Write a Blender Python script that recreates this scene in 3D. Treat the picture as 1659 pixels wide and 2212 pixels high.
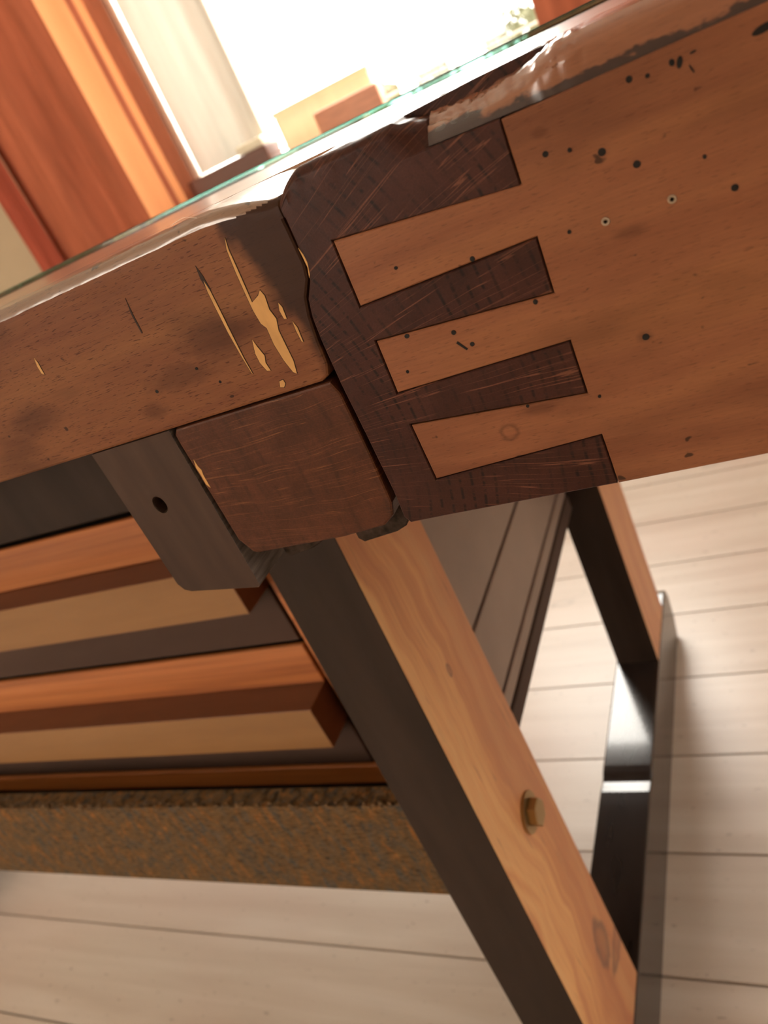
import bpy, bmesh, math, random
from mathutils import Vector, Matrix, noise as mnoise
random.seed(7)
SC = bpy.context.scene
for o in list(bpy.data.objects):
    bpy.data.objects.remove(o)
COL = SC.collection

# ------------------------------------------------------------------ camera
FPX = 1731.2
cd = bpy.data.cameras.new('camera')
cam = bpy.data.objects.new('camera', cd)
COL.objects.link(cam)
RX = Vector((0.85880, 0.31284, -0.40569))      # image right
RY = Vector((0.18060, 0.55618, 0.81120))       # image up
RZ = Vector((0.47942, -0.76993, 0.42115))      # towards the photographer
M = Matrix((RX, RY, RZ)).transposed().to_4x4()
M.translation = Vector((0, 0, 0.9))
cam.matrix_world = M
cd.sensor_fit = 'VERTICAL'
cd.sensor_height = 36.0
cd.lens = FPX / 2212 * 36.0
cd.clip_start = 0.01
cd.dof.use_dof = True
cd.dof.focus_distance = 0.31
cd.dof.aperture_fstop = cd.lens / 2.4
SC.camera = cam

# ------------------------------------------------------------------ world, daylight, exposure, added fill
w = bpy.data.worlds.new('sky'); SC.world = w; w.use_nodes = True
wn = w.node_tree.nodes; wl = w.node_tree.links
bg = wn['Background']
bg.inputs[0].default_value = (1.0, 0.955, 0.87, 1)
bg.inputs[1].default_value = 6.0
SC.view_settings.view_transform = 'Standard'
SC.view_settings.look = 'None'
SC.view_settings.gamma = 1
SC.view_settings.use_curve_mapping = False
SC.view_settings.exposure = 0.3

def area_lamp(name, loc, rot, sx, sy, power, col):
    l = bpy.data.lights.new(name, 'AREA'); l.shape = 'RECTANGLE'
    l.size = sx; l.size_y = sy; l.energy = power; l.color = col
    o = bpy.data.objects.new(name, l); COL.objects.link(o)
    o.location = loc; o.rotation_euler = rot
    return o
# daylight at the far window; added fill lamps in the made-up side and rear windows
area_lamp('added_side_fill', (2.56, 0.5, 1.45), (0, math.radians(90), 0), 1.15, 1.5, 9, (1, 0.93, 0.82))
area_lamp('added_room_fill', (-2.2, -2.36, 1.45), (math.radians(90), 0, 0), 1.5, 1.15, 34, (1, 0.83, 0.66))
area_lamp('daylight_far_window', (-0.95, 2.44, 1.5), (math.radians(-90), 0, 0), 1.4, 1.1, 62, (1, 0.95, 0.86))

# ------------------------------------------------------------------ material helpers
class MB:
    def __init__(s, name):
        s.m = bpy.data.materials.new(name); s.m.use_nodes = True
        s.t = s.m.node_tree; s.n = s.t.nodes; s.l = s.t.links
        s.b = s.n['Principled BSDF']
    def N(s, typ, **kw):
        n = s.n.new(typ)
        for k, v in kw.items():
            setattr(n, k, v)
        return n
    def link(s, a, b):
        s.l.new(a, b)
    def coord(s, scale=(1, 1, 1), loc=(0, 0, 0)):
        tc = s.N('ShaderNodeTexCoord'); mp = s.N('ShaderNodeMapping')
        mp.inputs['Scale'].default_value = scale; mp.inputs['Location'].default_value = loc
        s.link(tc.outputs['Object'], mp.inputs['Vector'])
        return mp.outputs['Vector']
    def noise(s, vec, scale=1.0, detail=4.0, rough=0.55, dist=0.0, dim='3D'):
        n = s.N('ShaderNodeTexNoise', noise_dimensions=dim)
        if dim == '1D':
            s.link(vec, n.inputs['W'])
        else:
            s.link(vec, n.inputs['Vector'])
        n.inputs['Scale'].default_value = scale; n.inputs['Detail'].default_value = detail
        n.inputs['Roughness'].default_value = rough; n.inputs['Distortion'].default_value = dist
        return n.outputs['Fac']
    def ramp(s, fac, stops, interp='LINEAR'):
        r = s.N('ShaderNodeValToRGB'); cr = r.color_ramp; cr.interpolation = interp
        while len(cr.elements) < len(stops):
            cr.elements.new(0.5)
        for e, (p, c) in zip(cr.elements, stops):
            e.position = p
            e.color = (c, c, c, 1) if not isinstance(c, tuple) else (c[0], c[1], c[2], 1)
        s.link(fac, r.inputs[0])
        return r.outputs['Color']
    def mix(s, fac, a, b, mode='MIX'):
        x = s.N('ShaderNodeMix', data_type='RGBA', blend_type=mode)
        for sock, v in ((x.inputs[0], fac), (x.inputs[6], a), (x.inputs[7], b)):
            if isinstance(v, (int, float)):
                sock.default_value = v
            elif isinstance(v, tuple):
                sock.default_value = (v[0], v[1], v[2], 1)
            else:
                s.link(v, sock)
        return x.outputs[2]
    def math(s, op, a, b=None, c=None):
        x = s.N('ShaderNodeMath', operation=op)
        for i, v in enumerate((a, b, c)):
            if v is None: continue
            if isinstance(v, (int, float)): x.inputs[i].default_value = v
            else: s.link(v, x.inputs[i])
        return x.outputs[0]
    def sep(s, vec):
        x = s.N('ShaderNodeSeparateXYZ'); s.link(vec, x.inputs[0]); return x.outputs
    def comb(s, a, b, c):
        x = s.N('ShaderNodeCombineXYZ')
        for i, v in enumerate((a, b, c)):
            if isinstance(v, (int, float)): x.inputs[i].default_value = v
            else: s.link(v, x.inputs[i])
        return x.outputs[0]
    def bump(s, h, strength=0.3, dist=0.001):
        x = s.N('ShaderNodeBump'); x.inputs['Strength'].default_value = strength
        x.inputs['Distance'].default_value = dist
        s.link(h, x.inputs['Height']); s.link(x.outputs[0], s.b.inputs['Normal'])
    def done(s, col=None, rough=0.5, spec=0.5, coat=0.0, coat_r=0.1, metal=0.0):
        if col is not None:
            if isinstance(col, tuple): s.b.inputs['Base Color'].default_value = (*col, 1)
            else: s.link(col, s.b.inputs['Base Color'])
        if isinstance(rough, (int, float)): s.b.inputs['Roughness'].default_value = rough
        else: s.link(rough, s.b.inputs['Roughness'])
        s.b.inputs['Specular IOR Level'].default_value = spec
        s.b.inputs['Coat Weight'].default_value = coat
        s.b.inputs['Coat Roughness'].default_value = coat_r
        s.b.inputs['Metallic'].default_value = metal
        return s.m

def smooth_mask(s, v, lo, hi):
    x = s.N('ShaderNodeMapRange', interpolation_type='SMOOTHSTEP')
    s.link(v, x.inputs[0]); x.inputs[1].default_value = lo; x.inputs[2].default_value = hi
    return x.outputs[0]

def beech(name, c1, c2, c3, stain=0.5, knots=(), end_stain=False, gunk_shade=False, fleck=0.5, rough=0.42, spec=0.35, coat=0.12):
    s = MB(name)
    p = s.coord()
    X, Y, Z = s.sep(p)
    wob = s.noise(s.coord((4, 4, 10)), 1.0, 2)
    zz = s.math('ADD', Z, s.math('MULTIPLY', s.math('SUBTRACT', wob, 0.5), 0.05))
    band = s.noise(s.comb(s.math('MULTIPLY', X, 6), s.math('MULTIPLY', Y, 55), s.math('MULTIPLY', zz, 75)), 1.0, 5, 0.6)
    col = s.ramp(band, [(0.25, c2), (0.5, c1), (0.75, c3)])
    # large cloudy stain
    big = s.noise(s.coord((9, 9, 26)), 1.0, 3)
    col = s.mix(s.math('MULTIPLY', smooth_mask(s, big, 0.47, 0.68), stain), col, tuple(a * 0.45 for a in c2))
    for kx, kz, rx, rz, ringed in knots:
        a = s.math('DIVIDE', s.math('SUBTRACT', X, kx), rx); b = s.math('DIVIDE', s.math('SUBTRACT', Z, kz), rz)
        d = s.math('SQRT', s.math('ADD', s.math('MULTIPLY', a, a), s.math('MULTIPLY', b, b)))
        d = s.math('ADD', d, s.math('MULTIPLY', s.math('SUBTRACT', s.noise(s.coord((160, 160, 260)), 1.0, 3), 0.5), 0.9))
        k = smooth_mask(s, s.math('ABSOLUTE', s.math('SUBTRACT', d, 0.85)), 0.4, 0.0) if ringed else smooth_mask(s, d, 1.2, 0.3)
        col = s.mix(s.math('MULTIPLY', k, 0.5), col, tuple(q * 0.42 for q in c2))
    # short dark pores (beech flecks) along the grain
    pores = s.noise(s.coord((230, 900, 2300)), 1.0, 1.5)
    fk = s.math('MULTIPLY', smooth_mask(s, pores, 0.60, 0.70), fleck)
    col = s.mix(fk, col, tuple(a * 0.42 for a in c2))
    fine = s.noise(s.coord((60, 900, 1500)), 1.0, 2)
    col = s.mix(0.35, col, s.ramp(fine, [(0.3, 0.75), (0.7, 1.15)]), 'MULTIPLY')
    # little dark ink like spots
    sp = s.noise(s.coord((120, 120, 170)), 1.0, 2)
    col = s.mix(s.math('MULTIPLY', smooth_mask(s, sp, 0.69, 0.74), 0.8), col, (0.02, 0.010, 0.007))
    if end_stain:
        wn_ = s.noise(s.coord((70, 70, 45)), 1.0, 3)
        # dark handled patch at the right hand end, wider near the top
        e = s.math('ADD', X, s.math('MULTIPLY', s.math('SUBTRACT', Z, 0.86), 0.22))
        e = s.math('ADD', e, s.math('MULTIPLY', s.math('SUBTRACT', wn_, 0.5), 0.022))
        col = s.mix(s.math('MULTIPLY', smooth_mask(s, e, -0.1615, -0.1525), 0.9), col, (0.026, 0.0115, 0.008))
    if gunk_shade:  # seam residue, with the shade of the recessed strip painted into the band
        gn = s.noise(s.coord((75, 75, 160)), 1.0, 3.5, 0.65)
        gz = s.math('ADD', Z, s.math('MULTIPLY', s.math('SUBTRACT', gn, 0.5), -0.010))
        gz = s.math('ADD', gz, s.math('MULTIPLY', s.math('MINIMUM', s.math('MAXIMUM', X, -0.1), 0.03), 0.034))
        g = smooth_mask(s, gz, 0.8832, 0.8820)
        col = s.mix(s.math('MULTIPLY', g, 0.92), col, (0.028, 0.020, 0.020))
    s.bump(s.mix(0.5, fine, pores), 0.12, 0.0006)
    return s.done(col, rough, spec, coat, 0.22)

def end_grain(name, base, ring, ray, cx, cz, ring_gap, ray_n, ring_amt=0.95, rough=0.45):
    s = MB(name)
    p = s.coord()
    X, Y, Z = s.sep(p)
    wv = s.noise(s.coord((14, 14, 14)), 1.0, 2)
    dx = s.math('SUBTRACT', X, cx); dz = s.math('SUBTRACT', Z, cz)
    th = s.math('ARCTAN2', dz, dx)
    th = s.math('ADD', th, s.math('MULTIPLY', s.math('SUBTRACT', wv, 0.5), 0.022))
    r = s.math('SQRT', s.math('ADD', s.math('MULTIPLY', dx, dx), s.math('MULTIPLY', dz, dz)))
    wr = s.math('ADD', r, s.math('MULTIPLY', s.math('SUBTRACT', wv, 0.5), 0.012))
    # growth rings: dark broken arcs
    ph = s.math('FRACT', s.math('DIVIDE', wr, ring_gap))
    tri = s.math('ABSOLUTE', s.math('SUBTRACT', ph, 0.5))
    arc = smooth_mask(s, tri, 0.20, 0.03)
    brk = s.noise(s.comb(s.math('MULTIPLY', th, 75), s.math('MULTIPLY', r, 130), 0.0), 1.0, 2)
    arc = s.math('MULTIPLY', arc, smooth_mask(s, brk, 0.38, 0.56))
    arc = s.math('MULTIPLY', arc, s.ramp(s.noise(s.coord((45, 45, 45), (2, 2, 2)), 1.0, 2), [(0.35, 0.25), (0.6, 1.0)]))
    blot = s.noise(s.coord((60, 60, 60)), 1.0, 4)
    col = s.mix(1.0, base, s.ramp(blot, [(0.3, 0.7), (0.7, 1.25)]), 'MULTIPLY')
    col = s.mix(s.math('MULTIPLY', arc, ring_amt), col, ring)
    # medullary rays: thin pale lines fanning from the pith
    rn = s.noise(s.comb(s.math('MULTIPLY', th, ray_n), s.math('MULTIPLY', r, 9), 3.0), 1.0, 1.5)
    rayl = smooth_mask(s, s.math('ABSOLUTE', s.math('SUBTRACT', rn, 0.5)), 0.016, 0.004)
    bk = s.noise(s.comb(s.math('MULTIPLY', th, ray_n * 0.5), s.math('MULTIPLY', r, 26), 9.0), 1.0, 2)
    rayl = s.math('MULTIPLY', rayl, smooth_mask(s, bk, 0.40, 0.58))
    col = s.mix(s.math('MULTIPLY', rayl, 0.75), col, ray)
    fine = s.noise(s.coord((1400, 1400, 1400)), 1.0, 2)
    col = s.mix(0.5, col, s.ramp(fine, [(0.3, 0.7), (0.7, 1.25)]), 'MULTIPLY')
    s.bump(fine, 0.15, 0.0005)
    return s.done(col, rough, 0.16, 0.0, 0.25)

def paint(name, c, rough=0.45, spec=0.4, var=0.25, coat=0.0, stretch=(40, 40, 6), bump=0.08):
    s = MB(name)
    n = s.noise(s.coord(stretch), 1.0, 4)
    col = s.mix(1.0, c, s.ramp(n, [(0.3, 1 - var), (0.7, 1 + var)]), 'MULTIPLY')
    f = s.noise(s.coord((stretch[0] * 12, stretch[1] * 12, stretch[2] * 12)), 1.0, 3)
    s.bump(f, bump, 0.0006)
    return s.done(col, rough, spec, coat, 0.08)

def streak_wood(name, cols, stretch, rough=0.45, spec=0.4, dist=0.6, line=0.3, coat=0.1):
    s = MB(name)
    n = s.noise(s.coord(stretch), 1.0, 5, 0.6, dist)
    k = len(cols)
    col = s.ramp(n, [(0.28 + 0.44 * i / (k - 1), c) for i, c in enumerate(cols)])
    f = s.noise(s.coord(tuple(a * 5 for a in stretch)), 1.0, 3)
    col = s.mix(line, col, s.ramp(f, [(0.35, 0.6), (0.6, 1.12)]), 'MULTIPLY')
    s.bump(f, 0.06, 0.0005)
    return s.done(col, rough, spec, coat, 0.2)

def leg_pine(name):
    # broad sapwood / heartwood bands running up the leg, with a knot low down
    s = MB(name)
    p = s.coord(); X, Y, Z = s.sep(p)
    wob = s.noise(s.coord((3, 3, 5.5), (0.3, 0.7, 0.2)), 1.0, 3, 0.5)
    v = s.math('ADD', Y, s.math('MULTIPLY', s.math('SUBTRACT', wob, 0.5), 0.10))
    big = s.noise(s.comb(0.0, s.math('MULTIPLY', v, 48), s.math('MULTIPLY', Z, 1.6)), 1.0, 3, 0.5)
    col = s.ramp(big, [(0.30, (0.42, 0.155, 0.070)), (0.46, (0.56, 0.245, 0.10)), (0.56, (0.67, 0.335, 0.135)), (0.72, (0.72, 0.41, 0.175))])
    # reddish heart on the back half
    hb = s.math('ADD', Y, s.math('MULTIPLY', s.math('SUBTRACT', wob, 0.5), 0.16))
    col = s.mix(s.math('MULTIPLY', smooth_mask(s, hb, 0.385, 0.405), 0.55), col, (0.42, 0.155, 0.075))
    # blue grey stain streaks
    st = s.noise(s.coord((1, 260, 26)), 1.0, 2)
    col = s.mix(s.math('MULTIPLY', smooth_mask(s, st, 0.66, 0.74), 0.35), col, (0.17, 0.10, 0.06))
    fine = s.noise(s.coord((400, 620, 14)), 1.0, 3)
    col = s.mix(0.4, col, s.ramp(fine, [(0.3, 0.78), (0.7, 1.15)]), 'MULTIPLY')
    # knots at (y, z)
    for ky, kz, ry, rz in ((0.405, 0.195, 0.016, 0.026), (0.430, 0.155, 0.03, 0.012), (0.385, 0.555, 0.003, 0.006)):
        a = s.math('DIVIDE', s.math('SUBTRACT', Y, ky), ry); b = s.math('DIVIDE', s.math('SUBTRACT', Z, kz), rz)
        d = s.math('SQRT', s.math('ADD', s.math('MULTIPLY', a, a), s.math('MULTIPLY', b, b)))
        d = s.math('ADD', d, s.math('MULTIPLY', s.math('SUBTRACT', s.noise(s.coord((60, 60, 60)), 1.0, 2), 0.5), 0.7))
        ringk = smooth_mask(s, s.math('ABSOLUTE', s.math('SUBTRACT', d, 0.85)), 0.35, 0.0)
        col = s.mix(s.math('MULTIPLY', smooth_mask(s, d, 1.25, 0.5), 0.55), col, (0.23, 0.09, 0.05))
        col = s.mix(s.math('MULTIPLY', ringk, 0.55), col, (0.10, 0.055, 0.05))
    s.bump(fine, 0.05, 0.0005)
    return s.done(col, 0.45, 0.35, 0.08, 0.25)

M_ = {}
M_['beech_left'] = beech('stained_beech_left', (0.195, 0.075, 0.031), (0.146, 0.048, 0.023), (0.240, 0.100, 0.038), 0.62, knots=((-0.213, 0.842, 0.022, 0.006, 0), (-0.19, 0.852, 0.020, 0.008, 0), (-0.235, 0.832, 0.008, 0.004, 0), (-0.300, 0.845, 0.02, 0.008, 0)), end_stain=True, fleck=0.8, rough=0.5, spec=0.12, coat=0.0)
M_['beech_left_edge'] = beech('worn_varnished_edge', (0.20, 0.10, 0.055), (0.15, 0.07, 0.04), (0.26, 0.14, 0.08), 0.4, fleck=0.6, rough=0.34, spec=0.6, coat=0.9)
M_['beech_tail'] = beech('stained_beech_tail', (0.245, 0.094, 0.044), (0.192, 0.067, 0.032), (0.285, 0.115, 0.049), 0.5, knots=((-0.0935, 0.7845, 0.0036, 0.0034, 1), (-0.080, 0.7905, 0.008, 0.0026, 0), (-0.0405, 0.8053, 0.003, 0.0022, 0), (-0.052, 0.8735, 0.003, 0.0018, 0), (-0.036, 0.838, 0.006, 0.0022, 0)), fleck=0.5, spec=0.15, coat=0.05)
M_['beech_strip'] = beech('stained_beech_strip', (0.26, 0.105, 0.056), (0.21, 0.078, 0.043), (0.29, 0.122, 0.060), 0.2, gunk_shade=True, fleck=0.25, rough=0.25, coat=0.5)
M_['top_wood'] = beech('bench_top_wood', (0.30, 0.13, 0.06), (0.24, 0.09, 0.04), (0.36, 0.16, 0.07), 0.3, fleck=0.3, rough=0.30, spec=0.5, coat=0.6)
M_['jaw'] = end_grain('dark_end_grain', (0.046, 0.0145, 0.0095), (0.013, 0.006, 0.005), (0.17, 0.065, 0.034), -0.29, 0.80, 0.0046, 95)
M_['bearer'] = end_grain('brown_end_grain', (0.073, 0.0235, 0.0108), (0.034, 0.012, 0.007), (0.20, 0.075, 0.026), -0.75, 0.80, 0.0075, 520, 0.45)
M_['paint_leg'] = paint('dark_brown_paint', (0.032, 0.0200, 0.0145), 0.55, 0.12)
M_['paint_foot'] = paint('glossy_dark_paint', (0.030, 0.020, 0.016), 0.19, 0.45, 0.2, 0.35, (30, 6, 30), 0.05)
M_['paint_plate'] = paint('lit_brown_paint', (0.068, 0.041, 0.030), 0.6, 0.1, 0.3)  # same brown paint as the legs, lightened for the light falling on it
M_['paint_drawer'] = paint('drawer_paint', (0.066, 0.038, 0.028), 0.55, 0.12, 0.12, stretch=(3, 8, 20))
M_['paint_side'] = paint('cabinet_side_paint', (0.225, 0.150, 0.116), 0.38, 0.35, 0.12, stretch=(10, 10, 10))
M_['sawn'] = paint('rough_sawn_grey_wood', (0.12, 0.095, 0.083), 0.7, 0.2, 0.5, stretch=(60, 40, 400), bump=0.5)
M_['pine'] = leg_pine('leg_pine')
M_['orange_wood'] = streak_wood('orange_drawer_wood', [(0.26, 0.075, 0.022), (0.42, 0.135, 0.038), (0.50, 0.18, 0.055)], (1.5, 60, 95))
M_['rail_wood'] = streak_wood('floor_lit_rail_wood', [(0.42, 0.125, 0.034), (0.58, 0.19, 0.052), (0.66, 0.235, 0.07)], (1.5, 60, 95))  # orange drawer wood lightened in place of light bounced off the floor
M_['tan_wood'] = streak_wood('tan_pull_wood', [(0.225, 0.104, 0.033), (0.25, 0.118, 0.038), (0.275, 0.132, 0.045)], (4, 20, 30), line=0.08)
M_['pull_shade'] = streak_wood('shaded_pull_wood', [(0.12, 0.04, 0.016), (0.15, 0.05, 0.02), (0.17, 0.06, 0.024)], (4, 30, 30), line=0.1)  # pull wood darkened: shade on its top and ends put into the colour
M_['bare'] = paint('bare_wood', (0.56, 0.30, 0.105), 0.6, 0.2, 0.12, stretch=(200, 200, 60))
M_['bare_edge'] = MB('dark_crack').done((0.03, 0.014, 0.008), 0.6, 0.2)
M_['hole'] = MB('nail_hole_black').done((0.012, 0.009, 0.008), 0.7, 0.2)
M_['nail'] = MB('nail_metal').done((0.45, 0.36, 0.28), 0.35, 0.5, 0, 0.1, 0.9)
M_['brass'] = MB('brass_bolt').done((0.36, 0.24, 0.11), 0.38, 0.5, 0, 0.1, 0.85)
M_['raw_dark'] = paint('dark_raw_wood', (0.040, 0.026, 0.019), 0.85, 0.08, 0.5, stretch=(300, 40, 300), bump=0.3)
M_['black_gap'] = MB('black_gap').done((0.012, 0.009, 0.008), 0.8, 0.1)

def rug_mat():
    s = MB('coarse_brown_blue_pile')
    rows = s.noise(s.coord((120, 120, 620)), 1.0, 3, 0.6, 0.8)
    cols = s.noise(s.coord((130, 130, 45), (3, 1, 2)), 1.0, 4, 0.65, 0.7)
    col = s.ramp(cols, [(0.34, (0.075, 0.070, 0.064)), (0.46, (0.115, 0.074, 0.040)), (0.56, (0.14, 0.080, 0.034)), (0.72, (0.26, 0.105, 0.028))])
    col = s.mix(0.75, col, s.ramp(rows, [(0.35, 0.3), (0.62, 1.4)]), 'MULTIPLY')
    s.bump(s.mix(0.5, rows, cols), 0.7, 0.002)
    return s.done(col, 0.9, 0.1)
M_['rug'] = rug_mat()

def floor_mat():
    s = MB('whitewashed_pine')
    oi = s.N('ShaderNodeObjectInfo')
    tc = s.N('ShaderNodeTexCoord')
    mp = s.N('ShaderNodeMapping'); mp.inputs['Scale'].default_value = (2.2, 26, 26)
    s.link(tc.outputs['Object'], mp.inputs['Vector'])
    off = s.N('ShaderNodeVectorMath', operation='ADD')
    s.link(mp.outputs[0], off.inputs[0]); s.link(s.comb(s.math('MULTIPLY', oi.outputs['Random'], 37.0), 0.0, s.math('MULTIPLY', oi.outputs['Random'], 11.0)), off.inputs[1])
    g = s.noise(off.outputs[0], 1.0, 4, 0.55, 0.4)
    col = s.ramp(g, [(0.3, (0.56, 0.455, 0.375)), (0.52, (0.63, 0.53, 0.445)), (0.72, (0.69, 0.595, 0.515))])
    pk = s.noise(s.coord((2.4, 3.0, 3)), 1.0, 2)
    col = s.mix(s.math('MULTIPLY', smooth_mask(s, pk, 0.45, 0.68), 0.4), col, (0.64, 0.48, 0.40))
    sp = s.noise(s.coord((60, 150, 150)), 1.0, 2)
    col = s.mix(s.math('MULTIPLY', smooth_mask(s, sp, 0.65, 0.75), 0.45), col, (0.26, 0.19, 0.16))
    kn = s.N('ShaderNodeTexVoronoi', feature='F1'); kn.inputs['Scale'].default_value = 1.0
    s.link(s.coord((3.4, 8, 1)), kn.inputs['Vector'])
    kd = smooth_mask(s, s.math('ABSOLUTE', s.math('SUBTRACT', kn.outputs['Distance'], 0.06)), 0.03, 0.0)
    col = s.mix(s.math('MULTIPLY', kd, 0.35), col, (0.36, 0.33, 0.31))
    s.bump(g, 0.03, 0.001)
    return s.done(col, 0.38, 0.45, 0.15, 0.2)
M_['floor'] = floor_mat()

def cloth(name, c, trans, var=0.2, rough=0.9, stretch=(30, 30, 3)):
    s = MB(name)
    n = s.noise(s.coord(stretch), 1.0, 3)
    col = s.mix(1.0, c, s.ramp(n, [(0.3, 1 - var), (0.7, 1 + var)]), 'MULTIPLY')
    s.link(col, s.b.inputs['Base Color'])
    s.b.inputs['Roughness'].default_value = rough
    s.b.inputs['Specular IOR Level'].default_value = 0.1
    tl = s.N('ShaderNodeBsdfTranslucent'); s.link(col, tl.inputs[0])
    mx = s.N('ShaderNodeMixShader'); mx.inputs[0].default_value = trans
    s.link(s.b.outputs[0], mx.inputs[1]); s.link(tl.outputs[0], mx.inputs[2])
    s.link(mx.outputs[0], s.n['Material Output'].inputs['Surface'])
    return s.m
M_['curtain'] = cloth('orange_red_cloth', (0.38, 0.112, 0.058), 0.05)
M_['curtain_backlit'] = cloth('backlit_orange_cloth', (0.85, 0.38, 0.17), 0.42, 0.08)  # lighter cloth: window light shining through the edge put into the colour
M_['curtain_red'] = cloth('shaded_fold_cloth', (0.45, 0.105, 0.065), 0.3)  # redder copy of the curtain cloth, painting the shade of the left fold
M_['net'] = cloth('cream_net_cloth', (0.47, 0.44, 0.38), 0.10, 0.1)
M_['wall'] = paint('beige_plaster', (0.52, 0.42, 0.29), 0.9, 0.1, 0.05, stretch=(4, 4, 4))
M_['ceil'] = paint('white_plaster', (0.80, 0.76, 0.68), 0.9, 0.1, 0.03, stretch=(4, 4, 4))
M_['frame_brown'] = streak_wood('brown_window_wood', [(0.34, 0.20, 0.145), (0.40, 0.24, 0.175), (0.44, 0.27, 0.20)], (30, 30, 2))  # wood lightened: hazy glare around the window put into the colour
M_['frame_white'] = paint('cream_white_gloss', (0.78, 0.75, 0.68), 0.3, 0.5, 0.04)
M_['box_red'] = streak_wood('red_brown_box_wood', [(0.55, 0.22, 0.12), (0.65, 0.28, 0.15)], (4, 20, 20))
M_['box_dark'] = streak_wood('dark_brown_box_wood', [(0.13, 0.06, 0.045), (0.17, 0.08, 0.06)], (4, 20, 20))
M_['peach'] = cloth('peach_cloth', (0.90, 0.72, 0.55), 0.3, 0.06)
M_['cream'] = paint('cream_glaze', (0.78, 0.72, 0.55), 0.4, 0.4, 0.05)
M_['leaf'] = cloth('pale_leaf', (0.20, 0.195, 0.12), 0.22, 0.25, 0.6, (3, 3, 3))
M_['bark'] = paint('grey_bark', (0.20, 0.16, 0.12), 0.9, 0.1)
M_['lawn'] = paint('dry_grass', (0.25, 0.27, 0.12), 0.95, 0.1, 0.3, stretch=(3, 3, 3))
def glass_mat(name, tint, rough=0.0):
    s = MB(name)
    s.b.inputs['Base Color'].default_value = (*tint, 1)
    s.b.inputs['Transmission Weight'].default_value = 1.0
    s.b.inputs['Roughness'].default_value = rough
    s.b.inputs['IOR'].default_value = 1.5
    return s.m
M_['glass'] = glass_mat('greenish_sheet_glass', (0.90, 0.98, 0.96))
_gt = M_['glass'].node_tree
_va = _gt.nodes.new('ShaderNodeVolumeAbsorption'); _va.inputs['Color'].default_value = (0.40, 0.70, 0.66, 1); _va.inputs['Density'].default_value = 4.5
_gt.links.new(_va.outputs[0], _gt.nodes['Material Output'].inputs['Volume'])
def pane_mat():
    s = MB('window_glass')
    tr = s.N('ShaderNodeBsdfTransparent'); gl = s.N('ShaderNodeBsdfGlossy'); gl.inputs['Roughness'].default_value = 0.02
    mx = s.N('ShaderNodeMixShader'); mx.inputs[0].default_value = 0.06
    s.link(tr.outputs[0], mx.inputs[1]); s.link(gl.outputs[0], mx.inputs[2])
    s.link(mx.outputs[0], s.n['Material Output'].inputs['Surface'])
    return s.m
M_['pane'] = pane_mat()

# ------------------------------------------------------------------ mesh helpers (vertices in world coordinates)
def empty(name, loc, label=None, cat=None, group=None):
    o = bpy.data.objects.new(name, None); COL.objects.link(o); o.location = loc
    o.empty_display_size = 0.05
    tag(o, label, cat, group)
    return o

def tag(o, label=None, cat=None, group=None, kind=None):
    if label: o['label'] = label
    if cat: o['category'] = cat
    if group: o['group'] = group
    if kind: o['kind'] = kind
    return o

def wloc(o):
    v = Vector((0, 0, 0))
    while o is not None:
        v = v + o.location; o = o.parent
    return v

def obj(name, bm, mats, parent=None, smooth=False, origin=None):
    """links bm (in world coordinates) as one mesh object; origin moves the object's own origin"""
    me = bpy.data.meshes.new(name)
    bmesh.ops.recalc_face_normals(bm, faces=bm.faces[:])
    bm.to_mesh(me); bm.free()
    if not isinstance(mats, (list, tuple)): mats = [mats]
    for m in mats: me.materials.append(m)
    if smooth:
        for p in me.polygons: p.use_smooth = True
        me.set_sharp_from_angle(angle=math.radians(38))
    o = bpy.data.objects.new(name, me); COL.objects.link(o)
    if parent is not None:
        o.parent = parent
        o.matrix_parent_inverse = Matrix.Translation(-wloc2(parent)) if parent.type == 'EMPTY' else Matrix()
    return o

def wloc2(p):
    # world translation of a parent built here (only empties carry a location)
    v = Vector((0, 0, 0)); q = p
    while q is not None:
        if q.type == 'EMPTY': v = v + q.location
        q = q.parent
    return v

def add_box(bm, x0, x1, y0, y1, z0, z1, bev=0.0, seg=2, mat=0):
    vs = [bm.verts.new((x, y, z)) for x in (x0, x1) for y in (y0, y1) for z in (z0, z1)]
    idx = [(0, 1, 3, 2), (4, 6, 7, 5), (0, 4, 5, 1), (2, 3, 7, 6), (0, 2, 6, 4), (1, 5, 7, 3)]
    fs = [bm.faces.new([vs[i] for i in f]) for f in idx]
    for f in fs: f.material_index = mat
    if bev > 0:
        es = list({e for f in fs for e in f.edges})
        bmesh.ops.bevel(bm, geom=es, offset=bev, segments=seg, affect='EDGES', profile=0.5)
    return bm

def box(x0, x1, y0, y1, z0, z1, bev=0.0, seg=2):
    return add_box(bmesh.new(), x0, x1, y0, y1, z0, z1, bev, seg)

def prism(pts, axis, a, b, bev=0.0, seg=2, bm=None, only=None, keep=None):
    """polygon extruded along axis from a to b. axis 1: pts are (x,z); axis 0: pts are (y,z); axis 2: (x,y)"""
    bm = bm or bmesh.new()
    def P(p, t):
        return {0: (t, p[0], p[1]), 1: (p[0], t, p[1]), 2: (p[0], p[1], t)}[axis]
    va = [bm.verts.new(P(p, a)) for p in pts]
    vb = [bm.verts.new(P(p, b)) for p in pts]
    fa = bm.faces.new(va); fb = bm.faces.new(vb[::-1])
    n = len(pts); sides = []
    for i in range(n):
        j = (i + 1) % n
        sides.append(bm.faces.new((va[i], vb[i], vb[j], va[j])))
    bmesh.ops.recalc_face_normals(bm, faces=[fa, fb] + sides)
    if bev > 0:
        es = list(fa.edges) + ([] if only == 'a' else list(fb.edges))
        if keep: es = [e for e in es if not all(keep(v.co) for v in e.verts)]
        bmesh.ops.bevel(bm, geom=es, offset=bev, segments=seg, affect='EDGES', profile=0.5, clamp_overlap=True)
    return bm

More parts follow.
